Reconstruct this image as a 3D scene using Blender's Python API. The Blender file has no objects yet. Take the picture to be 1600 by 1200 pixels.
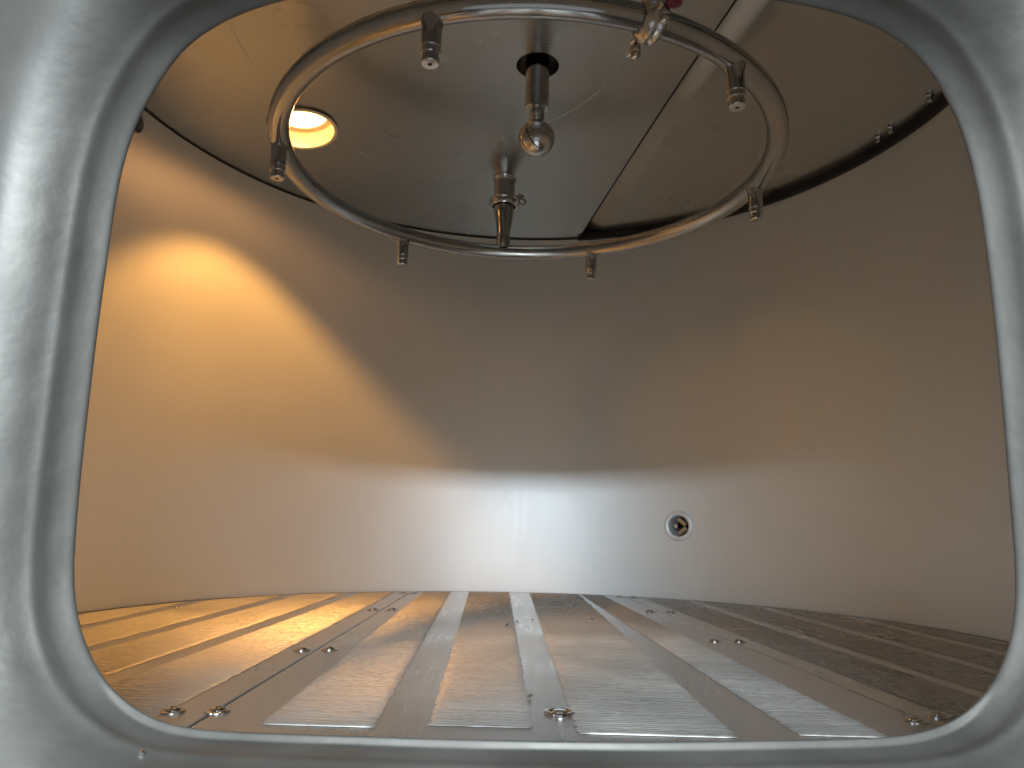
import bpy, bmesh, math, random
from mathutils import Vector, Matrix
from mathutils.geometry import delaunay_2d_cdt
random.seed(7)
sc = bpy.context.scene
COL = sc.collection
PI = math.pi
sin, cos, rad = math.sin, math.cos, math.radians

# ------------------------------------------------------------------ camera
cd = bpy.data.cameras.new('camera'); cam = bpy.data.objects.new('camera', cd); COL.objects.link(cam)
cd.sensor_fit = 'HORIZONTAL'; cd.sensor_width = 36.0; cd.lens = 26.31
cd.clip_start = 0.01; cd.clip_end = 100
pit, rol, yaw = 0.1906393, 0.0227314, -0.0205486
fw = Vector((sin(yaw)*cos(pit), cos(yaw)*cos(pit), sin(pit)))
r0 = Vector((cos(yaw), -sin(yaw), 0)); u0 = r0.cross(fw)
rr = r0*cos(rol) + u0*sin(rol); uu = -r0*sin(rol) + u0*cos(rol)
M = Matrix((rr, uu, -fw)).transposed().to_4x4(); M.translation = (0.0, -1.183, 0.1563)
cam.matrix_world = M
sc.camera = cam

# ------------------------------------------------------------------ world, lights, exposure
w = bpy.data.worlds.new('World'); sc.world = w; w.use_nodes = True
bg = w.node_tree.nodes['Background']
bg.inputs[0].default_value = (0.95, 0.97, 1.0, 1); bg.inputs[1].default_value = 0.26

def area(name, loc, target, sx, sy, power, color, spread=180):
    l = bpy.data.lights.new(name, 'AREA'); l.shape = 'RECTANGLE'; l.size = sx; l.size_y = sy
    l.energy = power; l.color = color; l.spread = rad(spread)
    o = bpy.data.objects.new(name, l); COL.objects.link(o); o.location = loc
    o.rotation_euler = (Vector(target) - Vector(loc)).to_track_quat('-Z', 'Y').to_euler()
    return o
# the strip light of the brew hall behind the photographer; the other lights are added
area('hall_strip_light', (0.1, -5.0, 1.14), (0, 0.7, 0.2), 3.2, 0.18, 122, (0.82, 0.91, 1.0))
area('hall_fill_light', (0.2, -3.8, 2.1), (0, -0.3, 0.1), 1.4, 0.9, 165, (0.90, 0.97, 1.0))  # added neutral fill entering through the manway, source unseen
area('frame_side_light', (-2.6, -2.6, 1.3), (0.1, -0.8, 0.3), 1.0, 1.6, 9, (0.88, 0.90, 1.0))  # added side light for tonal contrast on the frame, no window known
area('frame_side_light', (3.0, -2.4, 1.1), (0.1, -0.8, 0.3), 0.9, 1.6, 2.5, (0.88, 0.94, 1.0))  # weaker side light added opposite, also for the frame

vs = sc.view_settings
vs.view_transform = 'Standard'; vs.look = 'None'; vs.exposure = 0.47; vs.gamma = 1.0; vs.use_curve_mapping = False
sc.render.engine = 'CYCLES'
cy = sc.cycles
cy.max_bounces = 11; cy.glossy_bounces = 10; cy.diffuse_bounces = 7; cy.transmission_bounces = 4
cy.sample_clamp_indirect = 2.5; cy.caustics_reflective = True; cy.blur_glossy = 1.2
cy.use_denoising = True; cy.use_adaptive_sampling = True; cy.adaptive_threshold = 0.02
try: cy.denoiser = 'OPENIMAGEDENOISE'
except Exception: pass

# ------------------------------------------------------------------ dimensions (metres)
R = 0.76            # inside radius of the vessel
HC = 0.9383         # height of the cover rim
RISE = 0.07         # rise of the dished cover
def dome(x, y): return HC + RISE*(1 - (x*x + y*y)/(R*R))
RC = (-0.0088, 0.0687); RR = 0.4282; RZ = 0.7968; RT = 0.0173   # spray ring: centre, radius, height, tube radius

# ------------------------------------------------------------------ materials
def steel(name, base, rough, metallic=1.0, brush=None, bump=0.06, blotch=0.10, blotch_scale=5.0, brush_scale=90.0, grain=0.14, tint=0.06, wave=None, cgrain=0.010):
    m = bpy.data.materials.new(name); m.use_nodes = True
    nt = m.node_tree; N = nt.nodes; L = nt.links
    b = N['Principled BSDF']
    b.inputs['Metallic'].default_value = metallic
    tc = N.new('ShaderNodeTexCoord')
    # broad uneven polish
    n1 = N.new('ShaderNodeTexNoise'); n1.inputs['Scale'].default_value = blotch_scale; n1.inputs['Detail'].default_value = 5
    L.new(tc.outputs['Object'], n1.inputs['Vector'])
    # brushed grain, stretched along one axis
    mp = N.new('ShaderNodeMapping'); L.new(tc.outputs['Object'], mp.inputs['Vector'])
    mp.inputs['Scale'].default_value = brush or (1, 1, 1)
    n2 = N.new('ShaderNodeTexNoise'); n2.inputs['Scale'].default_value = brush_scale; n2.inputs['Detail'].default_value = 3
    L.new(mp.outputs[0], n2.inputs['Vector'])
    mr = N.new('ShaderNodeMapRange'); mr.inputs[1].default_value = 0.3; mr.inputs[2].default_value = 0.7
    mr.inputs[3].default_value = rough - blotch; mr.inputs[4].default_value = rough + blotch
    L.new(n1.outputs['Fac'], mr.inputs[0])
    ad = N.new('ShaderNodeMath'); ad.operation = 'MULTIPLY_ADD'
    L.new(n2.outputs['Fac'], ad.inputs[0]); ad.inputs[1].default_value = grain; 
    sb = N.new('ShaderNodeMath'); sb.operation = 'SUBTRACT'; L.new(mr.outputs[0], sb.inputs[0]); sb.inputs[1].default_value = grain/2
    L.new(sb.outputs[0], ad.inputs[2]); L.new(ad.outputs[0], b.inputs['Roughness'])
    mx = N.new('ShaderNodeMixRGB'); mx.inputs[1].default_value = (*[c*(1-tint) for c in base], 1); mx.inputs[2].default_value = (*[min(1, c*(1+tint)) for c in base], 1)
    L.new(n1.outputs['Fac'], mx.inputs[0])
    gm = N.new('ShaderNodeMapRange'); gm.inputs[1].default_value = 0.3; gm.inputs[2].default_value = 0.7
    gm.inputs[3].default_value = 1 - cgrain; gm.inputs[4].default_value = 1 + cgrain; L.new(n2.outputs['Fac'], gm.inputs[0])
    mg = N.new('ShaderNodeVectorMath'); mg.operation = 'SCALE'; L.new(mx.outputs[0], mg.inputs[0]); L.new(gm.outputs[0], mg.inputs['Scale'])
    L.new(mg.outputs[0], b.inputs['Base Color'])
    bp = N.new('ShaderNodeBump'); bp.inputs['Strength'].default_value = bump; bp.inputs['Distance'].default_value = 0.002
    L.new(n2.outputs['Fac'], bp.inputs['Height'])
    bp2 = N.new('ShaderNodeBump'); bp2.inputs['Strength'].default_value = bump*1.2 if wave is None else wave; bp2.inputs['Distance'].default_value = 0.02
    L.new(n1.outputs['Fac'], bp2.inputs['Height']); L.new(bp.outputs[0], bp2.inputs['Normal'])
    L.new(bp2.outputs[0], b.inputs['Normal'])
    return m
def plain(name, base, rough=0.5, metallic=0.0):
    m = bpy.data.materials.new(name); m.use_nodes = True
    nt = m.node_tree; b = nt.nodes['Principled BSDF']
    b.inputs['Metallic'].default_value = metallic
    n = nt.nodes.new('ShaderNodeTexNoise'); n.inputs['Scale'].default_value = 60
    mx = nt.nodes.new('ShaderNodeMixRGB'); mx.inputs[1].default_value = (*[c*0.85 for c in base], 1); mx.inputs[2].default_value = (*[min(1, c*1.15) for c in base], 1)
    nt.links.new(n.outputs['Fac'], mx.inputs[0]); nt.links.new(mx.outputs[0], b.inputs['Base Color'])
    b.inputs['Roughness'].default_value = rough
    return m
MAT = {}
MAT['wall'] = steel('wall_steel', (0.715, 0.765, 0.775), 0.47, 0.42, brush=(1, 1, 0.10), bump=0.004, blotch=0.05, blotch_scale=3, brush_scale=160, grain=0.08)
MAT['cover'] = steel('cover_steel', (0.44, 0.45, 0.435), 0.27, 0.97, brush=(1, 0.06, 1), bump=0.0, blotch=0.05, blotch_scale=2.5, brush_scale=120, grain=0.0, wave=0.05)
MAT['floor'] = steel('floor_steel', (0.47, 0.48, 0.48), 0.31, 0.88, brush=(1, 0.04, 1), bump=0.03, blotch=0.07, blotch_scale=5, brush_scale=140)
MAT['slots'] = steel('slotted_steel', (0.48, 0.49, 0.48), 0.47, 0.80, brush=(0.35, 1, 1), bump=0.05, blotch=0.08, blotch_scale=7, brush_scale=120, tint=0.12)
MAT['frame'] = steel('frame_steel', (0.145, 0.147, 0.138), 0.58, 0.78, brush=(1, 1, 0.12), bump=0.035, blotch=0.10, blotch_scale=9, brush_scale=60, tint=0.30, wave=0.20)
MAT['tube'] = steel('tube_steel', (0.44, 0.44, 0.44), 0.13, 1.0, bump=0.02, blotch=0.05, blotch_scale=14, brush_scale=200)
MAT['bright'] = steel('bright_steel', (0.58, 0.57, 0.55), 0.09, 1.0, bump=0.01, blotch=0.03, blotch_scale=25, brush_scale=200)
MAT['satin'] = steel('satin_steel', (0.72, 0.68, 0.58), 0.55, 0.3, bump=0.01, blotch=0.04, blotch_scale=14, brush_scale=200)
MAT['collar'] = steel('collar_steel', (0.66, 0.66, 0.65), 0.25, 0.9, bump=0.01, blotch=0.04, blotch_scale=14, brush_scale=200)
MAT['dark'] = plain('dark_bore', (0.012, 0.012, 0.014), 0.5, 0.0)
MAT['rubber'] = plain('black_rubber', (0.012, 0.012, 0.015), 0.6)
MAT['red'] = plain('dark_red_plastic', (0.16, 0.010, 0.035), 0.35)
def emit(name, color, strength):
    m = bpy.data.materials.new(name); m.use_nodes = True
    nt = m.node_tree; b = nt.nodes['Principled BSDF']
    b.inputs['Base Color'].default_value = (0.9, 0.85, 0.7, 1); b.inputs['Roughness'].default_value = 0.2
    b.inputs['Emission Color'].default_value = (*color, 1); b.inputs['Emission Strength'].default_value = strength
    return m
MAT['lens'] = emit('lit_glass', (1.0, 0.46, 0.12), 8.0)

# ------------------------------------------------------------------ helpers
def link(name, me, mat, parent=None, loc=None, smooth=True, autos=True):
    o = bpy.data.objects.new(name, me); COL.objects.link(o)
    me.materials.clear(); me.materials.append(mat)
    if smooth:
        me.polygons.foreach_set('use_smooth', [True]*len(me.polygons))
        if autos:
            try: me.set_sharp_from_angle(angle=rad(35))
            except Exception: pass
    if parent: o.parent = parent
    if loc is not None: o.location = loc
    me.update()
    return o
def mesh(name, V, F):
    me = bpy.data.meshes.new(name); me.from_pydata([tuple(v) for v in V], [], F); me.validate(); me.update(); return me
def empty(name, loc, label, cat, group=None):
    o = bpy.data.objects.new(name, None); COL.objects.link(o); o.location = loc; o.empty_display_size = 0.05
    tag(o, label, cat, group); return o
def tag(o, label, cat, group=None):
    o['label'] = label; o['category'] = cat
    if group: o['group'] = group
    return o
def frame_from_axis(ax):
    ax = Vector(ax).normalized()
    t = Vector((0, 0, 1)) if abs(ax.z) < 0.9 else Vector((1, 0, 0))
    a = t.cross(ax).normalized(); b = ax.cross(a)
    return a, b, ax
def lathe(prof, origin=(0, 0, 0), axis=(0, 0, 1), seg=32, cap0=True, cap1=True, jitter=0):
    """prof: list of (radius, height along the axis)"""
    a, b, c = frame_from_axis(axis); O = Vector(origin)
    V = []; F = []
    for (r, h) in prof:
        for k in range(seg):
            t = 2*PI*k/seg
            V.append(O + a*(r*cos(t)) + b*(r*sin(t)) + c*h)
    for i in range(len(prof)-1):
        for k in range(seg):
            k2 = (k+1) % seg
            F.append((i*seg+k, i*seg+k2, (i+1)*seg+k2, (i+1)*seg+k))
    if cap0: F.append(tuple(range(seg))[::-1])
    if cap1: F.append(tuple((len(prof)-1)*seg + k for k in range(seg)))
    return V, F
def torus(R1, r, cx, cy, z, n=160, m=20, a0=0, a1=2*PI):
    V = []; F = []; full = abs(a1-a0-2*PI) < 1e-6
    nn = n if full else n+1
    for i in range(nn):
        t = a0 + (a1-a0)*i/n
        for k in range(m):
            s = 2*PI*k/m; q = R1 + r*cos(s)
            V.append((cx + q*sin(t), cy + q*cos(t), z + r*sin(s)))
    for i in range(n):
        i2 = (i+1) % nn
        for k in range(m):
            k2 = (k+1) % m
            F.append((i*m+k, i2*m+k, i2*m+k2, i*m+k2))
    return V, F
def join(*parts):
    V = []; F = []
    for v, f in parts:
        n = len(V); V += [Vector(p) for p in v]; F += [tuple(i+n for i in q) for q in f]
    return V, F
def box(c, sx, sy, sz, rot=None):
    V = [Vector((x*sx/2, y*sy/2, z*sz/2)) for z in (-1, 1) for y in (-1, 1) for x in (-1, 1)]
    if rot: V = [rot @ v for v in V]
    V = [v + Vector(c) for v in V]
    return V, [(0, 2, 3, 1), (4, 5, 7, 6), (0, 1, 5, 4), (2, 6, 7, 3), (0, 4, 6, 2), (1, 3, 7, 5)]
def bevel(me, w, seg=2, ang=40):
    bm = bmesh.new(); bm.from_mesh(me)
    es = [e for e in bm.edges if len(e.link_faces) == 2 and e.calc_face_angle(0) > rad(ang)]
    bmesh.ops.bevel(bm, geom=es, offset=w, segments=seg, profile=0.6, affect='EDGES', clamp_overlap=True)
    bm.to_mesh(me); bm.free(); return me

# ------------------------------------------------------------------ the vessel: wall with its manway and port
CX = 0.012; CZ = 0.27     # middle of the manway in unrolled wall coordinates
CONT = [(-0.0986,0.5016),(-0.1432,0.503),(-0.176,0.5009),(-0.2054,0.4969),(-0.2296,0.4889),(-0.2473,0.4818),(-0.2601,0.4671),(-0.2707,0.4521),(-0.2806,0.4384),(-0.287,0.421),(-0.2924,0.3978),(-0.295,0.3697),(-0.2951,0.3417),(-0.2956,0.3097),(-0.2957,0.2697),(-0.2948,0.2223),(-0.2937,0.1848),(-0.2915,0.1485),(-0.2891,0.121),(-0.2838,0.1021),(-0.2756,0.0876),(-0.265,0.0736),(-0.2528,0.0619),(-0.2366,0.0527),(-0.2192,0.0455),(-0.2031,0.0422),(-0.1923,0.0415),(-0.087,0.0454),(0.0192,0.0469),(0.1341,0.0472),(0.2218,0.0462),(0.24,0.0484),(0.2594,0.0532),(0.2782,0.0627),(0.2931,0.0746),(0.3052,0.0888),(0.3138,0.1073),(0.3193,0.1341),(0.32,0.1657),(0.3215,0.2065),(0.323,0.2572),(0.3233,0.31),(0.3222,0.3601),(0.3197,0.3973),(0.3124,0.4294),(0.3026,0.4515),(0.2869,0.4746),(0.268,0.4896),(0.2437,0.4984),(0.2126,0.5025),(0.1831,0.5032),(0.1596,0.5027),(0.068,0.5004),(-0.0145,0.5001)]
def polar_contour(pts, cx, cz):
    P = sorted((math.atan2(z-cz, x-cx) % (2*PI), x, z) for x, z in pts)
    P = [(P[-1][0]-2*PI, P[-1][1], P[-1][2])] + P + [(P[0][0]+2*PI, P[0][1], P[0][2])]
    def f(t):
        t %= 2*PI
        for i in range(len(P)-1):
            if P[i][0] <= t <= P[i+1][0]:
                # intersect the ray with the chord
                x1, z1 = P[i][1]-cx, P[i][2]-cz; x2, z2 = P[i+1][1]-cx, P[i+1][2]-cz
                d = (cos(t), sin(t)); ex, ez = x2-x1, z2-z1
                den = d[0]*ez - d[1]*ex
                return (x1*ez - z1*ex)/den if abs(den) > 1e-9 else math.hypot(x1, z1)
        return math.hypot(P[0][1]-cx, P[0][2]-cz)
    return f
cf = polar_contour(CONT, CX, CZ)
UH = R*rad(40)
def rect_hit(t, cx, cz, x0, x1, z0, z1):
    dx, dz = cos(t), sin(t); k = 1e9
    if dx > 1e-9: k = min(k, (x1-cx)/dx)
    if dx < -1e-9: k = min(k, (x0-cx)/dx)
    if dz > 1e-9: k = min(k, (z1-cz)/dz)
    if dz < -1e-9: k = min(k, (z0-cz)/dz)
    return cx + k*dx, cz + k*dz
def near(u, z, d=0.0):       # unrolled coordinates on the manway's side, depth d outwards
    a = u/R; q = R + d
    return Vector((q*sin(a), -q*cos(a), z))
def corner_angles(cx, cz, x0, x1, z0, z1):
    return [math.atan2(z-cz, x-cx) % (2*PI) for x in (x0, x1) for z in (z0, z1)]
ZT = HC - 0.004              # top of the wall; a gap or gasket follows
NA = 200
# arc-length style sampling of the manway contour, smoothed
dense = [(CX + cf(t)*cos(t), CZ + cf(t)*sin(t)) for t in [2*PI*i/1440 for i in range(1440)]]
for _ in range(3):
    n = len(dense)
    dense = [(sum(dense[(i+j) % n][0] for j in range(-9, 10))/19, sum(dense[(i+j) % n][1] for j in range(-9, 10))/19) for i in range(n)]
cf2 = polar_contour(dense, CX, CZ)
ANG = sorted([2*PI*i/NA for i in range(NA)] + corner_angles(CX, CZ, -UH, UH, 0.0, ZT))
CON = [(CX + cf2(t)*cos(t), CZ + cf2(t)*sin(t)) for t in ANG]
V = []; F = []
def add(Vn, Fn):
    n = len(V); V.extend(Vn); F.extend([tuple(i+n for i in f) for f in Fn])
# patch round the manway
STEPS = 8; vn = []; fn = []; NN = len(ANG)
for s in range(STEPS+1):
    for (u, z), t in zip(CON, ANG):
        ru, rz = rect_hit(t, CX, CZ, -UH, UH, 0.0, ZT)
        du, dz = u + 0.004*cos(t), z + 0.004*sin(t)
        f = s/STEPS
        vn.append(near(du + (ru-du)*f, dz + (rz-dz)*f))
for s in range(STEPS):
    for k in range(NN):
        k2 = (k+1) % NN
        fn.append((s*NN+k, s*NN+k2, (s+1)*NN+k2, (s+1)*NN+k))
add(vn, fn)
def far(phi, z, d=0.0): q = R + d; return Vector((q*sin(phi), q*cos(phi), z))
# port patch on the far side
PPH = rad(29.3); PZ = 0.171; PRAD = 0.028
pu0, pu1, pz0, pz1 = R*rad(24.0), R*rad(35.0), 0.12, 0.22
pcx = R*PPH
A2 = sorted([2*PI*i/48 for i in range(48)] + corner_angles(pcx, PZ, pu0, pu1, pz0, pz1))
vn = []; fn = []; n2 = len(A2)
for s in range(4):
    for t in A2:
        ru, rz = rect_hit(t, pcx, PZ, pu0, pu1, pz0, pz1)
        u, z = pcx + PRAD*cos(t), PZ + PRAD*sin(t); f = s/3
        vn.append(far((u + (ru-u)*f)/R, z + (rz-z)*f))
for s in range(3):
    for k in range(n2):
        k2 = (k+1) % n2; fn.append((s*n2+k, s*n2+k2, (s+1)*n2+k2, (s+1)*n2+k))
add(vn, fn)
# the rest of the shell, phi from -140 to 140 degrees
zs = [0.0, pz0, pz1, 0.45, 0.7, ZT]
phis = [rad(-140 + 2.0*i) for i in range(141)] + [rad(35.0)]
phis = sorted(set(round(p, 9) for p in phis))
vn = [far(p, z) for p in phis for z in zs]; fn = []; nz = len(zs)
for i in range(len(phis)-1):
    for j in range(nz-1):
        mid = (phis[i]+phis[i+1])/2
        if rad(24) < mid < rad(35) and j == 1: continue
        fn.append((i*nz+j, i*nz+j+1, (i+1)*nz+j+1, (i+1)*nz+j))
add(vn, fn)
vessel = empty('brewing_vessel', (0, 0, 0), 'round stainless steel brewing vessel seen through its open manway', 'vessel')
link('wall', mesh('wall', V, F), MAT['wall'], vessel, autos=False)

# manway frame: a rolled neck swept round the opening (offset outwards, depth towards the outside)
PROF = [(0.0060, -0.0012), (0.0008, -0.0018), (0.0001, -0.0010), (0.0, 0.0), (0.0005, 0.0010), (0.0034, 0.0019), (0.0042, 0.0030), (0.0045, 0.0050), (0.0055, 0.0090), (0.0066, 0.0135), (0.0066, 0.0165),
        (0.0060, 0.0195), (0.0064, 0.0225), (0.0085, 0.0255), (0.0105, 0.031), (0.0128, 0.037), (0.0160, 0.043), (0.0205, 0.050), (0.0270, 0.057), (0.037, 0.0620), (0.052, 0.0645), (0.10, 0.065), (0.22, 0.060)]
PROFB = [(0.0060, -0.0012), (0.0012, -0.0018), (0.0003, -0.0012), (0.0, -0.0002), (0.0001, 0.0008), (0.0006, 0.0022), (0.0014, 0.0038), (0.0026, 0.0062), (0.0040, 0.0095), (0.0052, 0.0132), (0.0056, 0.0165)] + PROF[11:]
def contour_normals(C):
    out = []; n = len(C)
    for i in range(n):
        x1, z1 = C[i-1]; x2, z2 = C[(i+1) % n]
        tx, tz = x2-x1, z2-z1; l = math.hypot(tx, tz) or 1; out.append((tz/l, -tx/l))
    return out
CD = [(CX + cf2(t)*cos(t), CZ + cf2(t)*sin(t)) for t in [2*PI*i/360 for i in range(360)]]
NRM = contour_normals(CD)
V2 = []; F2 = []; n = len(CD)
for (o_, d_), (oB, dB) in zip(PROF, PROFB):
    for i in range(n):
        (u, z), (nx, nz_) = CD[i], NRM[i]
        wt = min(1.0, max(0.0, (-nz_ - 0.75)/0.22)); wt = wt*wt*(3-2*wt)   # the sheet edge is blunt along the sill only
        o, d = oB + (o_-oB)*wt, dB + (d_-dB)*wt
        V2.append(near(u + nx*o, z + nz_*o, d))
for s in range(len(PROF)-1):
    for k in range(n):
        k2 = (k+1) % n; F2.append((s*n+k, s*n+k2, (s+1)*n+k2, (s+1)*n+k))
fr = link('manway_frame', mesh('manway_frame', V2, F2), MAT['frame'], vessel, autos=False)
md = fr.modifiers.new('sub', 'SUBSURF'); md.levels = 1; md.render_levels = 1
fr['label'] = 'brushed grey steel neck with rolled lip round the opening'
# small raised bead added for a bright droplet on the neck
lv = lathe([(0.0001, 0.0022), (0.0014, 0.0018), (0.0022, 0.0006), (0.0024, -0.001)], near(-0.196, 0.0345, 0.026), (0.1, -0.4, 0.9), 12, False, False)
link('droplet_bead', mesh('droplet_bead', *lv), MAT['bright'], vessel)

# wall port: bezel, bore and the probe in it
ax = Vector((sin(PPH), cos(PPH), 0)); pc = far(PPH, PZ)
port = link('wall_port', mesh('wall_port', *lathe([(0.037, 0.0006), (0.0355, -0.0016), (0.032, -0.0032), (0.029, -0.0032), (0.0255, -0.0012), (0.0238, 0.003), (0.0235, 0.06)], pc, ax, 48, False, False)), MAT['wall'], vessel)
link('bore_end', mesh('bore_end', *lathe([(0.0001, 0.058), (0.0235, 0.058)], pc, ax, 24, False, False)), MAT['dark'], port)
side = Vector((cos(PPH), -sin(PPH), 0)); upv = Vector((0, 0, 1))
link('probe', mesh('probe', *lathe([(0.0001, 0.0), (0.005, 0.0005), (0.0052, 0.045), (0.0052, 0.046)], pc + side*-0.010 + ax*0.010, ax + side*0.30, 16, False, True)), MAT['bright'], port)
for dz_, dxx in ((0.010, 0.006), (-0.011, 0.007)):
    link('blade', mesh('blade', *box(pc + ax*0.022 + side*dxx + upv*dz_, 0.024, 0.030, 0.009, Matrix.Rotation(-PPH, 3, 'Z') @ Matrix.Rotation(rad(35 if dz_ > 0 else -35), 3, 'Y'))), MAT['bright'], port)

# inlet stub high on the left
sp = rad(-83.2); sa = Vector((sin(sp), cos(sp), 0)); s0 = far(sp, 0.892)
stub = link('inlet_stub', mesh('inlet_stub', *lathe([(0.024, 0.002), (0.024, -0.012), (0.0232, -0.013), (0.0215, -0.013), (0.021, -0.012), (0.021, 0.001)], s0, sa, 32, False, False)), MAT['tube'], vessel)
link('bore_end', mesh('bore_end', *lathe([(0.0001, -0.002), (0.021, -0.002)], s0, sa, 24, False, False)), MAT['tube'], stub)

# tank bottom under the false floor, and the fillet where the wall meets it
link('bottom', mesh('bottom', *lathe([(0.0001, -0.03), (R+0.004, -0.03), (R+0.004, 0.004)], (0, 0, 0), (0, 0, 1), 120, False, False)), MAT['floor'], vessel)

# ------------------------------------------------------------------ the dished cover: fixed part and hinged lid
FOLD = [(0.1346, 0.7489), (0.1925, 0.4773), (0.2712, 0.1441), (0.2971, 0.0193), (0.3144, -0.0992)]
def foldx(y):        # plan position of the joint between fixed cover and lid
    a, b = 0.3000, -0.2000   # smooth curve through the measured points
    return 0.2995 - 0.182*y - 0.045*y*y - 0.012*y*y*y
def fold_y_on_circle(sign):
    lo, hi = (0.3, 0.759) if sign > 0 else (-0.3, -0.759)
    for _ in range(50):
        m = (lo+hi)/2
        if foldx(m)**2 + m*m < (R-0.002)**2: lo = m
        else: hi = m
    return lo
yT, yB = fold_y_on_circle(1), fold_y_on_circle(-1)
LAMP = (-0.4818, 0.2504); LAMPR = 0.068
BALL = (0.0085, 0.080); BALLR = 0.040
DROP = (-0.0632, 0.4935)
def cdt_region(boundary, holes, inside, step):
    pts = [Vector(p) for p in boundary]; edges = [(i, (i+1) % len(boundary)) for i in range(len(boundary))]
    for h in holes:
        n = len(pts); pts += [Vector(p) for p in h]; edges += [(n+i, n+(i+1) % len(h)) for i in range(len(h))]
    k = int(R/step)+1
    for i in range(-k, k+1):
        for j in range(-k, k+1):
            x, y = i*step + (0.5*step if j % 2 else 0), j*step
            if inside(x, y): pts.append(Vector((x, y)))
    vv, ee, ff, _, _, _ = delaunay_2d_cdt(pts, edges, [], 0, 1e-6)
    return vv, ff
RP = R - 0.003
a_top = math.atan2(foldx(yT), yT); a_bot = math.atan2(foldx(yB), yB)
def circle_pts(c, r, n): return [(c[0]+r*cos(2*PI*i/n), c[1]+r*sin(2*PI*i/n)) for i in range(n)]
# fixed cover boundary: arc (left side) from a_bot round through -90 deg to a_top, then the joint
na = 150; a0, a1 = a_top, a_bot - 2*PI
arc = [(RP*sin(a0 + (a1-a0)*i/na), RP*cos(a0 + (a1-a0)*i/na)) for i in range(na+1)]
jn = 40; jy = [yB + (yT-yB)*i/jn for i in range(1, jn)]
bound = arc + [(foldx(y), y) for y in jy]
hl = circle_pts(LAMP, LAMPR, 56); hb = circle_pts(BALL, BALLR, 44)
def ins(x, y):
    return x*x + y*y < (RP-0.012)**2 and x < foldx(y) - 0.012 and math.hypot(x-LAMP[0], y-LAMP[1]) > LAMPR+0.012 and math.hypot(x-BALL[0], y-BALL[1]) > BALLR+0.012
vv, ff = cdt_region(bound, [hl, hb], ins, 0.032)
SEAM = (-0.1702, -0.0114, 0.343)
def cover_z(x, y): return dome(x, y)
Vc = [(v.x, v.y, cover_z(v.x, v.y)) for v in vv]; Fc = []
for f in ff:
    cx_ = sum(vv[i].x for i in f)/len(f); cy_ = sum(vv[i].y for i in f)/len(f)
    if cx_*cx_ + cy_*cy_ > RP*RP or cx_ > foldx(cy_) or math.hypot(cx_-LAMP[0], cy_-LAMP[1]) < LAMPR or math.hypot(cx_-BALL[0], cy_-BALL[1]) < BALLR: continue
    Fc.append(tuple(f)[::-1])
# turned-up edge along the joint and upward rim
ys = [yB + (yT-yB)*i/60 for i in range(61)]
Ve = [(foldx(y), y, cover_z(foldx(y), y) + h) for h in (0, 0.004, 0.040) for y in ys]
Fe = [(s*61+i, s*61+i+1, (s+1)*61+i+1, (s+1)*61+i) for s in range(2) for i in range(60)]
cv = link('cover', mesh('cover', *join((Vc, Fc), (Ve, Fe))), MAT['cover'], vessel)
cv['label'] = 'fixed dished cover with lamp opening and circular weld seam'
# weld seam: a low bead in a circle on the cover
Vs = []; Fs = []; ns = 200; keep = []
for i in range(ns):
    t = 2*PI*i/ns; j = 0.0006*sin(37*t) + 0.0004*sin(61*t+1)
    for (dr, dz_) in ((-0.0032, 0.0003), (-0.0014, -0.0004), (0.0014, -0.0004), (0.0032, 0.0003)):
        x = SEAM[0] + (SEAM[2]+dr+j)*sin(t); y = SEAM[1] + (SEAM[2]+dr+j)*cos(t)
        Vs.append((x, y, cover_z(x, y) + dz_))
for i in range(ns):
    i2 = (i+1) % ns
    for k in range(3): Fs.append((i*4+k, i2*4+k, i2*4+k+1, i*4+k+1))
link('weld_seam', mesh('weld_seam', Vs, Fs), MAT['cover'], cv)
jk = [(R+0.0125, HC-0.02), (R+0.0125, HC+0.06), (R*0.7, HC+0.13), (0.0001, HC+0.16)]
link('leak_block_shell', mesh('leak_block_shell', *lathe(jk, (0, 0, 0), (0, 0, 1), 96, False, False)), MAT['dark'], vessel)  # unseen shell added above the cover to stop light leaks
# black joint under the fixed cover's rim
def rim_band(a0, a1, z0, z1, r, n=120):
    V = [(r*sin(a0+(a1-a0)*i/n), r*cos(a0+(a1-a0)*i/n), z) for z in (z0, z1) for i in range(n+1)]
    return V, [(i, i+1, n+2+i, n+1+i) for i in range(n)]
def gasket(name, a0, a1, z0, z1, r_in, parent):
    n = 140; V = []; F = []
    for i in range(n+1):
        a = a0 + (a1-a0)*i/n
        for (q, z) in ((r_in, z0+0.0015), (r_in, z1-0.0015), (r_in+0.0015, z1), (R+0.012, z1), (R+0.012, z0), (r_in+0.0015, z0)):
            V.append((q*sin(a), q*cos(a), z))
    for i in range(n):
        for k in range(6):
            k2 = (k+1) % 6; F.append((i*6+k, i*6+k2, (i+1)*6+k2, (i+1)*6+k))
    return link(name, mesh(name, V, F), MAT['rubber'], parent)
gasket('rim_joint', a_top, a_bot-2*PI, ZT-0.0005, HC+0.004, R-0.0012, vessel)

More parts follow.
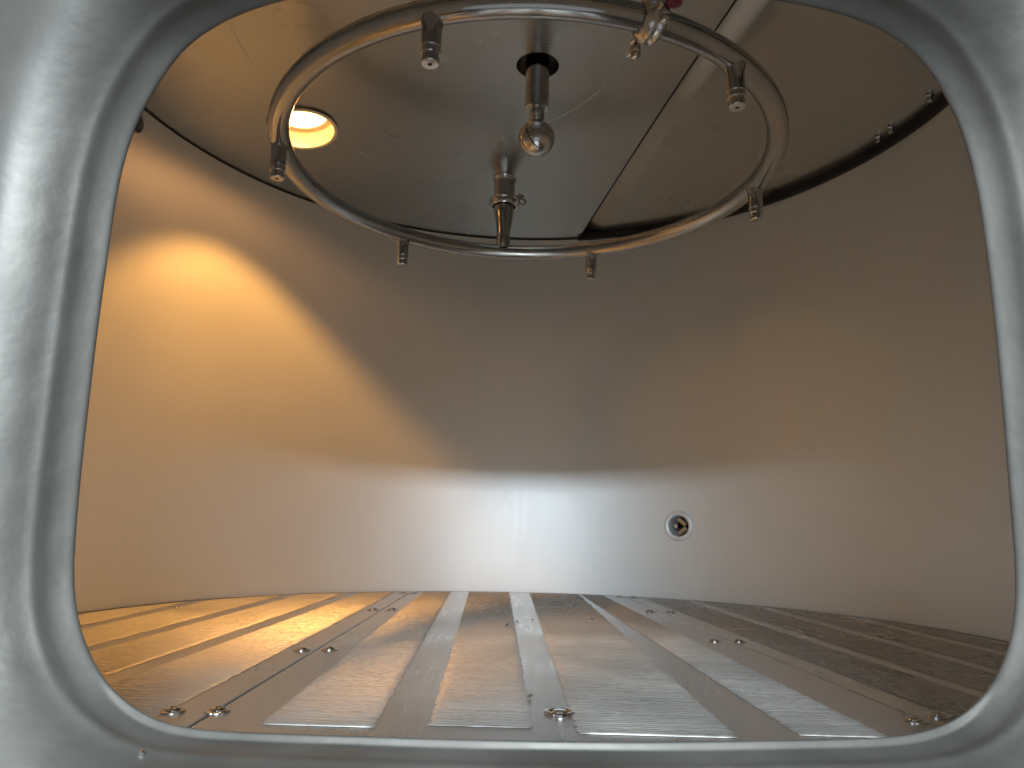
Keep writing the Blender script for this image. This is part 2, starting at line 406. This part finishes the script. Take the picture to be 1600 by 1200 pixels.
# the lid: starts behind the joint, a little higher, with a joggle added to catch a pale band of light
lid = empty('hinged_lid', (0.5, 0, HC), 'plain dished steel lid right of the straight joint in the ceiling', 'lid')
LO = Vector((0.5, 0, HC))
def lid_z(x, y):
    s = x - foldx(y)
    if s < 0.014: off = 0.023
    elif s < 0.062:
        t = (s-0.014)/0.048; off = 0.023 - 0.012*t*t*(3-2*t)
    else: off = 0.011
    return dome(x, y) + off
b2 = []
for i in range(na+1):
    a = a_top + (a_bot-a_top)*i/na; b2.append((RP*sin(a), RP*cos(a)))
jl = [yB + (yT-yB)*i/60 for i in range(1, 60)]
b2 += [(foldx(y)-0.004, y) for y in jl]
def cline(s): return [(foldx(y)+s, y) for y in [yB*0.97 + (yT-yB)*0.97*i/60 for i in range(61)] if (foldx(y)+s)**2 + y*y < (RP-0.004)**2]
pts = [Vector(p) for p in b2]; ed = [(i, (i+1) % len(b2)) for i in range(len(b2))]
for s in (0.014, 0.022, 0.030, 0.038, 0.046, 0.054, 0.062):
    c = cline(s); n0 = len(pts); pts += [Vector(p) for p in c]; ed += [(n0+i, n0+i+1) for i in range(len(c)-1)]
k = 26
for i in range(-k, k+1):
    for j in range(-k, k+1):
        x, y = i*0.032 + (0.016 if j % 2 else 0), j*0.032
        if x*x + y*y < (RP-0.012)**2 and x > foldx(y)+0.08: pts.append(Vector((x, y)))
vv, _, ff, _, _, _ = delaunay_2d_cdt(pts, ed, [], 0, 1e-6)
Vl = [Vector((v.x, v.y, lid_z(v.x, v.y))) - LO for v in vv]; Fl = []
for f in ff:
    cx_ = sum(vv[i].x for i in f)/len(f); cy_ = sum(vv[i].y for i in f)/len(f)
    if cx_*cx_ + cy_*cy_ > RP*RP or cx_ < foldx(cy_)-0.004: continue
    Fl.append(tuple(f)[::-1])
link('panel', mesh('lid_panel', Vl, Fl), MAT['cover'], lid)
g = gasket('gasket', a_top-0.004, a_bot, ZT-0.0045, HC+0.013, R-0.008, lid); g.location = -LO
g['label'] = 'thick black rubber gasket along the rim'
Vj = []; nj = 60
for i in range(nj+1):
    y = yB + (yT+0.004-yB)*i/nj
    for (s, h) in ((0.0004, 0.018), (0.0004, 0.005), (0.0015, 0.0035), (0.0075, 0.0055), (0.009, 0.008), (0.009, 0.036)):
        x = foldx(y) + s; Vj.append(Vector((x, y, dome(x, y) + h)) - LO)
Fj = [(i*6+k, i*6+k+1, (i+1)*6+k+1, (i+1)*6+k) for i in range(nj) for k in range(5)]
link('joint_seal', mesh('joint_seal', Vj, Fj), MAT['rubber'], lid)
def hexhead(name, c, axis, r, h, mat, parent, hexa=True):
    a = lathe([(r*1.55, 0), (r*1.55, h*0.18), (r*1.45, h*0.24)], c, axis, 20, False, True)
    b = lathe([(r, h*0.24), (r, h*0.9), (r*0.86, h)], c, axis, 6 if hexa else 18, False, True)
    return link(name, mesh(name, *join(a, b)), mat, parent)
for (x, y) in ((0.7142, 0.2296), (0.7221, 0.1926), (0.7398, 0.0797)):
    sc_ = 0.985; P = Vector((x*sc_, y*sc_, lid_z(x*sc_, y*sc_))) - LO
    hexhead('bolt', P, (0, 0, -1), 0.0052, 0.012, MAT['bright'], lid)

# ------------------------------------------------------------------ false floor: three slotted plates
RF = 0.751
def seamL(y): return -0.2635 - 0.012*y
def seamR(y): return 0.3085 - 0.088*y
GAP = 0.0012
def line(x0, m): return lambda y: x0 + m*y
LINES = {
 'far_left': [(line(-0.745, -0.016), line(-0.655, -0.016)), (line(-0.632, -0.005), line(-0.536, 0.012)), (line(-0.511, 0.018), line(-0.418, 0.010)), (line(-0.391, 0.016), line(-0.300, -0.010))],
 'middle': [(line(-0.222, -0.030), line(-0.1428, -0.049)), (line(-0.0995, -0.0477), line(-0.0092, -0.034)), (line(0.0321, -0.0231), line(0.1559, -0.025)), (line(0.1870, -0.062), line(0.2500, -0.078))],
 'far_right': [(line(0.345, -0.085), line(0.430, -0.080)), (line(0.455, -0.075), line(0.545, -0.070)), (line(0.570, -0.065), line(0.655, -0.060)), (line(0.680, -0.055), line(0.742, -0.050))],
}
PLATES = {
 'far_left': ('left slotted floor plate catching the orange lamp light', lambda y: -2.0, lambda y: seamL(y)-GAP),
 'middle': ('middle slotted floor plate with alternating bright and plain bands', lambda y: seamL(y)+GAP, lambda y: seamR(y)-GAP),
 'far_right': ('right slotted floor plate in brown shade below the far right wall', lambda y: seamR(y)+GAP, lambda y: 2.0),
}
YN = -0.560     # near end of the slotted bands
def plate_poly(fl, fr_, r):
    pts = []; n = 240
    for i in range(n+1):
        y = -r + 2*r*i/n; c = math.sqrt(max(0, r*r - y*y)); x = max(-c, fl(y)); x2 = min(c, fr_(y))
        pts.append((y, x, x2))
    pts = [p for p in pts if p[2]-p[1] > 1e-5]
    return pts
def inset_zone(fl, fr_, r):
    """y range where the zone lies inside the plate's circle"""
    return [(y, max(-math.sqrt(max(0, r*r-y*y)), fl(y)), min(math.sqrt(max(0, r*r-y*y)), fr_(y))) for y in [-r + 2*r*i/4000 for i in range(4001)] if y > YN]
plate_obj = {}
for key, (lab, fl, fr_) in PLATES.items():
    P = plate_poly(fl, fr_, RF); n = len(P)
    ctr = Vector((sum((p[1]+p[2])/2 for p in P)/n, sum(p[0] for p in P)/n, 0))
    root = empty('floor_plate', (ctr.x, ctr.y, -0.006), lab, 'floor plate', 'slotted floor plates'); plate_obj[key] = root
    OFF = Vector((ctr.x, ctr.y, -0.006))
    loop = [(p[1], p[0]) for p in P] + [(p[2], p[0]) for p in reversed(P)]
    Vp = []; Fp = []
    m = len(loop)
    top = [Vector((x, y, 0.0)) - OFF for x, y in loop]; e = 0.0010
    c2 = ctr.xy
    ins_ = [Vector((x, y)) for x, y in loop]
    Vp += [v + Vector((0, 0, -0.006)) for v in top] + [v + Vector((0, 0, -0.0010)) for v in top]
    inn = []
    for i in range(m):
        a = ins_[i-1]; b = ins_[(i+1) % m]; t = (b-a).normalized(); nrm = Vector((-t.y, t.x))
        q = ins_[i] - nrm*e if ((ins_[i]-nrm*e) - c2).length < (ins_[i]-c2).length else ins_[i] + nrm*e
        inn.append(Vector((q.x, q.y, 0.0)) - OFF)
    Vp += inn
    for s in range(2):
        for i in range(m):
            i2 = (i+1) % m; Fp.append((s*m+i, s*m+i2, (s+1)*m+i2, (s+1)*m+i))
    nP = n
    for i in range(nP-1):
        Fp.append((2*m+i, 2*m+i+1, 2*m + m-2-i, 2*m + m-1-i))
    link('sheet', mesh('sheet', Vp, Fp), MAT['floor'], root)
    # slotted bands: milled slots, each band a corrugated inlay slightly proud of the sheet
    for zi, (za, zb) in enumerate(LINES[key]):
        pitch = 0.0062; y = YN + random.uniform(0, 0.004) + (0.014 if zi % 2 else 0)
        Vz = []; Fz = []; rows = 0
        NX = 22
        yy = y
        rowlist = []
        while yy < 0.745:
            lim = math.sqrt(max(0, 0.738**2 - yy*yy))
            xa, xb = max(-lim, za(yy)), min(lim, zb(yy))
            if key == 'middle': xa, xb = max(xa, seamL(yy)+0.012), min(xb, seamR(yy)-0.012)
            if xb - xa > 0.012:
                jit = random.uniform(-0.0010, 0.0010)
                w1 = pitch*random.uniform(0.55, 0.66); hh = (0.0009 + random.uniform(-0.0003, 0.0003))*(0.45 if key == 'far_right' else 1.0)
                for (dy, h) in ((0.0, 0.0004), (0.0007, hh+0.0006), (w1, hh*0.8+0.0006), (w1+0.0006, 0.0004)):
                    rowlist.append((yy+dy, xa+jit, xb+jit, h))
            yy += pitch
        for (ry, xa, xb, h) in rowlist:
            for q in range(NX):
                t = q/(NX-1); x = xa + (xb-xa)*t
                hz = h + (random.uniform(-0.00030, 0.00030) if h > 0.0006 else 0)
                if q in (0, NX-1): hz = min(hz, 0.0004)
                Vz.append(Vector((x, ry, hz)) - OFF)
        for i in range(len(rowlist)-1):
            if rowlist[i+1][0]-rowlist[i][0] > 0.02: continue
            for q in range(NX-1):
                Fz.append((i*NX+q, i*NX+q+1, (i+1)*NX+q+1, (i+1)*NX+q))
        if Fz: link('slotted_band', mesh('slotted_band', Vz, Fz), MAT['floor' if key == 'far_right' else 'slots'], root, autos=False)
def floor_bolt(parent, x, y, s=1.0):
    OFF = parent.location
    P = Vector((x, y, 0.0)) - OFF
    a = lathe([(0.0105*s, 0.0002), (0.0105*s, 0.0014*s), (0.0098*s, 0.0019*s), (0.0068*s, 0.0020*s)], P, (0, 0, 1), 28, False, False)
    b = lathe([(0.0066*s, 0.0018*s), (0.0066*s, 0.0026*s), (0.0058*s, 0.0036*s), (0.0040*s, 0.0042*s), (0.0026*s, 0.0043*s), (0.0024*s, 0.0026*s), (0.0001, 0.0026*s)], P, (0, 0, 1), 24, False, False)
    return link('bolt', mesh('bolt', *join(a, b)), MAT['bright'], parent)
for (x, y) in ((-0.2893, -0.525), (-0.2760, -0.2035), (-0.2830, 0.2769), (-0.2850, 0.6458)): floor_bolt(plate_obj['far_left'], x, y)
for (x, y) in ((-0.2534, -0.5208), (-0.2434, -0.1936), (-0.2480, 0.2843), (-0.2605, 0.6526)): floor_bolt(plate_obj['middle'], x, y)
for (x, y) in ((0.3408, -0.487), (0.2808, -0.0317), (0.2515, 0.3654), (0.2320, 0.688)): floor_bolt(plate_obj['middle'], x, y)
for (x, y) in ((0.3726, -0.4655), (0.3180, -0.0259), (0.2920, 0.3600), (0.2640, 0.680)): floor_bolt(plate_obj['far_right'], x, y)
floor_bolt(plate_obj['far_left'], -0.6289, 0.2169, 0.7); floor_bolt(plate_obj['far_right'], 0.6253, 0.2387, 0.7)
mp_ = plate_obj['middle']
P = Vector((0.0335, -0.4925, 0)) - mp_.location
plug = link('plug', mesh('plug', *lathe([(0.0135, 0.0003), (0.0132, 0.0018), (0.0115, 0.0024), (0.0100, 0.0021), (0.0095, 0.0012), (0.0070, 0.0010), (0.0060, 0.0026), (0.0001, 0.0030)], P, (0, 0, 1), 36, False, False)), MAT['bright'], mp_)
# crumbs of spent grain left on the plates
GR = plain('grain_husk', (0.05, 0.035, 0.02), 0.8)
crumbs = [(-0.0252, 0.075, 0.0042, 'upright dark grain husk on the slotted band left of the central plain strip'),
          (-0.0093, 0.1368, 0.0026, 'tiny grain husk at the left edge of the central plain floor strip'),
          (0.017, 0.1692, 0.0024, 'tiny grain husk on the far part of the central plain floor strip'),
          (0.0082, -0.4358, 0.0032, 'dark grain husk on the floor just behind the round plug'),
          (0.1228, 0.2007, 0.0026, 'grain husk on the slotted band right of the central plain strip')]
for i, (x, y, L_, lab) in enumerate(crumbs):
    c = lathe([(0.0002, -L_), (0.0011, -L_*0.5), (0.0014, 0.0), (0.0010, L_*0.5), (0.0002, L_)], (0, 0, 0), (cos(i*2.1+0.4), sin(i*2.1+0.4), 0.9 if i == 0 else 0.12), 8, True, True)
    o = link('grain_husk', mesh('grain_husk', *c), GR); o.location = (x, y, 0.0034 if i == 0 else 0.0022)
    tag(o, lab, 'crumb', 'crumbs on the floor plates')

# ------------------------------------------------------------------ spray ring
RO = Vector((RC[0], RC[1], RZ))
ring = empty('spray_ring', RO, 'round steel tube ring with six nozzles hanging under the ceiling', 'spray ring')
link('ring_tube', mesh('ring_tube', *torus(RR, RT, 0, 0, 0, 220, 28)), MAT['tube'], ring)
def ringp(a): return Vector((RR*sin(a), RR*cos(a), 0))
for az in (-163.8, 138.3, 83.0, 20.8, -40.0, -102.0):
    a = rad(az); P = ringp(a); dn = Vector((random.uniform(-0.03, 0.03), random.uniform(-0.03, 0.03), -1)).normalized()
    st = link('nozzle', mesh('nozzle', *lathe([(0.0155, 0.010), (0.0138, 0.0185), (0.0128, 0.021), (0.0128, 0.050), (0.0122, 0.0508)], P, dn, 28, False, True)), MAT['tube'], ring)
    link('collar', mesh('collar', *lathe([(0.0112, 0.0505), (0.0112, 0.0520), (0.0126, 0.0526), (0.0126, 0.0596), (0.0118, 0.0604), (0.0106, 0.0606), (0.0106, 0.0630)], P, dn, 28, False, False)), MAT['bright'], st)
    link('tip', mesh('tip', *lathe([(0.0106, 0.0626), (0.0116, 0.0632), (0.0116, 0.0715), (0.0106, 0.0728), (0.0030, 0.0730), (0.0026, 0.0700), (0.0001, 0.0700)], P, dn, 28, False, False)), MAT['bright'], st)
    link('bore', mesh('bore', *lathe([(0.0001, 0.07005), (0.0025, 0.07005)], P, dn, 16, False, False)), MAT['dark'], st)
# riser to the cover
ra = rad(-7.3); P = ringp(ra); up = (0, 0, 1)
top_h = dome(RC[0]+P.x, RC[1]+P.y) - RZ
riser = link('riser', mesh('riser', *lathe([(0.0195, 0.006), (0.0172, 0.0165), (0.0160, 0.022), (0.0160, 0.044), (0.0170, 0.056), (0.0200, 0.078), (0.0228, 0.094), (0.0240, 0.106), (0.0240, 0.116), (0.0300, 0.119), (0.0300, 0.121)], P, up, 36, False, True)), MAT['tube'], ring)
link('cover_stub', mesh('cover_stub', *lathe([(0.0300, 0.1245), (0.0300, 0.127), (0.0246, 0.130), (0.0246, top_h-0.008), (0.0262, top_h-0.003), (0.031, top_h+0.004)], P, up, 36, True, False)), MAT['tube'], ring)
cl = link('clamp', mesh('clamp', *lathe([(0.0285, 0.1135), (0.0330, 0.1130), (0.0352, 0.1160), (0.0358, 0.1225), (0.0352, 0.129), (0.0330, 0.132), (0.0285, 0.1315)], P, up, 40, False, False)), MAT['bright'], ring)
dirn = Vector((0.80, -0.60, 0)); q = P + dirn*0.044 + Vector((0, 0, 0.1225))
link('hinge_lug', mesh('hinge_lug', *box(P + dirn*0.038 + Vector((0, 0, 0.1225)), 0.016, 0.010, 0.016, Matrix.Rotation(math.atan2(-0.6, 0.8), 3, 'Z'))), MAT['bright'], cl)
lugv = lathe([(0.0040, -0.016), (0.0040, 0.016), (0.003, 0.017)], q, (0.6, 0.8, 0), 14, True, True)
wing = [lathe([(0.0085, -0.0035), (0.0085, 0.0035)], q + Vector((0.004, -0.018, -0.004)), (0.45, 0.89, 0.1), 18, True, True)]
w1 = torus(0.008, 0.0028, 0, 0, 0, 20, 8)
rotm = Matrix.Rotation(rad(78), 3, 'X')
w1 = ([rotm @ Vector(v) + q + Vector((0.008, -0.014, -0.014)) for v in w1[0]], w1[1])
link('wing_nut', mesh('wing_nut', *join(lugv, w1, *wing)), MAT['bright'], cl)

# clamp joint in the near right of the ring
ca = rad(158.6); P = ringp(ca); tg = Vector((cos(ca), -sin(ca), 0))
jc = link('joint_clamp', mesh('joint_clamp', *lathe([(0.0180, -0.016), (0.0215, -0.0150), (0.0275, -0.0095), (0.0290, -0.006), (0.0270, -0.002), (0.0265, 0.0), (0.0270, 0.002), (0.0290, 0.006), (0.0275, 0.0095), (0.0215, 0.0150), (0.0180, 0.016)], P, tg, 40, False, False)), MAT['bright'], ring)
rd = Vector((sin(ca), cos(ca), 0))
for sgn in (-1, 1):     # two lugs, inside and outside the ring
    lp_ = P + rd*(0.036*sgn) + Vector((0, 0, -0.006 if sgn < 0 else -0.002))
    link('lug', mesh('lug', *lathe([(0.0062, -0.010), (0.0072, -0.008), (0.0072, 0.008), (0.0062, 0.010)], lp_ - rd*(0.006*sgn), rd*sgn, 16, True, True)), MAT['bright'], jc)
    bt = link('bolt', mesh('bolt', *join(lathe([(0.0038, 0.016), (0.0038, -0.012)], lp_, (0, 0, 1), 14, True, True),
        lathe([(0.0070, -0.008), (0.0070, -0.014), (0.0056, -0.0165), (0.0066, -0.018), (0.0068, -0.021), (0.0054, -0.0245), (0.0025, -0.0262), (0.0001, -0.0265)], lp_, (0, 0, 1), 18, False, False))), MAT['bright'], jc)
tabv = box(P - rd*0.052 + Vector((0, 0, -0.008)) - tg*0.004, 0.022, 0.007, 0.009, Matrix.Rotation(PI/2-ca, 3, 'Z'))
link('wing_tab', bevel(mesh('wing_tab', *tabv), 0.002), MAT['bright'], jc)
kp = P + rd*0.052 - tg*0.004 + Vector((0, 0, -0.010))
kn = link('knob', mesh('knob', *lathe([(0.005, -0.003), (0.0095, -0.0015), (0.0102, 0.003), (0.0095, 0.009), (0.006, 0.011)], kp, (0, 0, 1), 12, True, True)), MAT['red'], jc)
kn['label'] = 'dark red plastic knob'

# ------------------------------------------------------------------ spray ball in the middle of the cover
bz = dome(*BALL); BO = Vector((BALL[0], BALL[1], 0.860))
sb_ = empty('spray_ball', BO, 'polished spray ball on a short pipe from a hole mid-ceiling', 'spray ball')
def rel(h): return h - BO.z
link('sleeve', mesh('sleeve', *lathe([(BALLR, rel(bz+0.001)), (BALLR, rel(bz+0.06)), (0.022, rel(bz+0.06))], (0, 0, 0), (0, 0, 1), 44, False, False)), MAT['tube'], sb_)
link('stem', mesh('stem', *lathe([(0.0218, rel(bz+0.059)), (0.0222, rel(0.924)), (0.0226, rel(0.9235)), (0.0226, rel(0.9185)), (0.0205, rel(0.9175)), (0.0150, rel(0.9185))], (0, 0, 0), (0, 0, 1), 36, False, True)), MAT['tube'], sb_)
link('neck', mesh('neck', *lathe([(0.0152, rel(0.922)), (0.0142, rel(0.916)), (0.0142, rel(0.893)), (0.0165, rel(0.888))], (0, 0, 0), (0, 0, 1), 32, False, False)), MAT['bright'], sb_)
BR = 0.0335
# ball: two halves with a slanting spray slot cut between shells
def ball_shell():
    V = []; F = []; nl, mm = 40, 48
    for i in range(nl+1):
        t = PI*i/nl
        for k in range(mm):
            s = 2*PI*k/mm; V.append(Vector((BR*sin(t)*cos(s), BR*sin(t)*sin(s), BR*cos(t))))
    for i in range(nl):
        for k in range(mm):
            k2 = (k+1) % mm; F.append((i*mm+k, (i+1)*mm+k, (i+1)*mm+k2, i*mm+k2))
    return V, F
ball = link('ball', mesh('ball', *ball_shell()), MAT['bright'], sb_, autos=False)
def slot(nrm, off, p0, p1, width=0.0009):
    a, b, c = frame_from_axis(nrm); q = math.sqrt(BR*BR - off*off); V = []; F = []; n = 40
    ang = lambda p: math.atan2(Vector(p).dot(b), Vector(p).dot(a))
    a0, a1 = ang(p0), ang(p1)
    while a1 - a0 > PI: a1 -= 2*PI
    while a1 - a0 < -PI: a1 += 2*PI
    for i in range(n+1):
        t = a0 + (a1-a0)*i/n; wd = width*min(1, 6*i/n, 6*(n-i)/n) + 0.0001
        d = a*cos(t) + b*sin(t)
        for s in (-1, 1):
            p = (d*q + c*(off + s*wd)).normalized()*(BR+0.00025); V.append(p)
    for i in range(n): F.append((2*i, 2*i+1, 2*i+3, 2*i+2))
    return V, F
def vw(x, y, w_): return Vector((x, 0, 0)) + y*Vector((0, -0.49, 0.87)) + w_*Vector((0, -0.87, -0.49))
SN = vw(0.64, 0.55, 0.54)
link('slot', mesh('slot', *slot(SN, 0.287*BR, vw(-0.46, 0.86, 0.2), vw(0.30, -0.60, 0.74))), MAT['dark'], ball)
link('slot', mesh('slot', *slot(SN, -0.28*BR, vw(-0.85, 0.52, 0.05), vw(-0.40, -0.70, 0.58))), MAT['dark'], ball)

# ------------------------------------------------------------------ sight-glass lamp in the cover
lz = dome(*LAMP); LPO = Vector((LAMP[0], LAMP[1], lz))
nrm = Vector((2*RISE*LAMP[0]/R**2, 2*RISE*LAMP[1]/R**2, 1)).normalized()
lamp = empty('port_lamp', LPO, 'round lit port lamp with glowing warm lens set into the ceiling', 'lamp')
link('port_neck', mesh('port_neck', *lathe([(LAMPR+0.004, -0.004), (LAMPR+0.0045, -0.006), (LAMPR-0.0005, -0.0075), (LAMPR-0.003, -0.006), (LAMPR-0.0035, -0.002), (LAMPR-0.0035, 0.034), (0.05, 0.036)], (0, 0, 0), nrm, 64, False, False)), MAT['satin'], lamp)
link('lens', mesh('lens', *lathe([(0.0001, 0.0300), (0.03, 0.0308), (0.052, 0.0335)], (0, 0, 0), nrm, 48, False, False)), MAT['lens'], lamp)
link('housing', mesh('housing', *lathe([(LAMPR+0.006, 0.0), (LAMPR+0.006, 0.09), (0.0001, 0.09)], (0, 0, 0), nrm, 40, False, False)), MAT['tube'], lamp)
sl = bpy.data.lights.new('lamp_beam', 'SPOT'); sl.energy = 25; sl.color = (1.0, 0.43, 0.09)
sl.spot_size = rad(88); sl.spot_blend = 0.36; sl.shadow_soft_size = 0.024
so = bpy.data.objects.new('lamp_beam', sl); COL.objects.link(so); so.parent = lamp; so.location = (0, 0, 0.026)
gl = bpy.data.lights.new('lamp_glow', 'SPOT'); gl.energy = 1.0; gl.color = (1.0, 0.44, 0.16)
gl.spot_size = rad(152); gl.spot_blend = 0.5; gl.shadow_soft_size = 0.02
go = bpy.data.objects.new('lamp_glow', gl); COL.objects.link(go); go.parent = lamp; go.location = (0, 0, 0.014)
hl = bpy.data.lights.new('lamp_hot_spot', 'SPOT'); hl.energy = 7; hl.color = (1.0, 0.46, 0.12)
hl.spot_size = rad(62); hl.spot_blend = 1.0; hl.shadow_soft_size = 0.024
ho = bpy.data.objects.new('lamp_hot_spot', hl); COL.objects.link(ho); ho.parent = lamp; ho.location = (0, 0, 0.026)
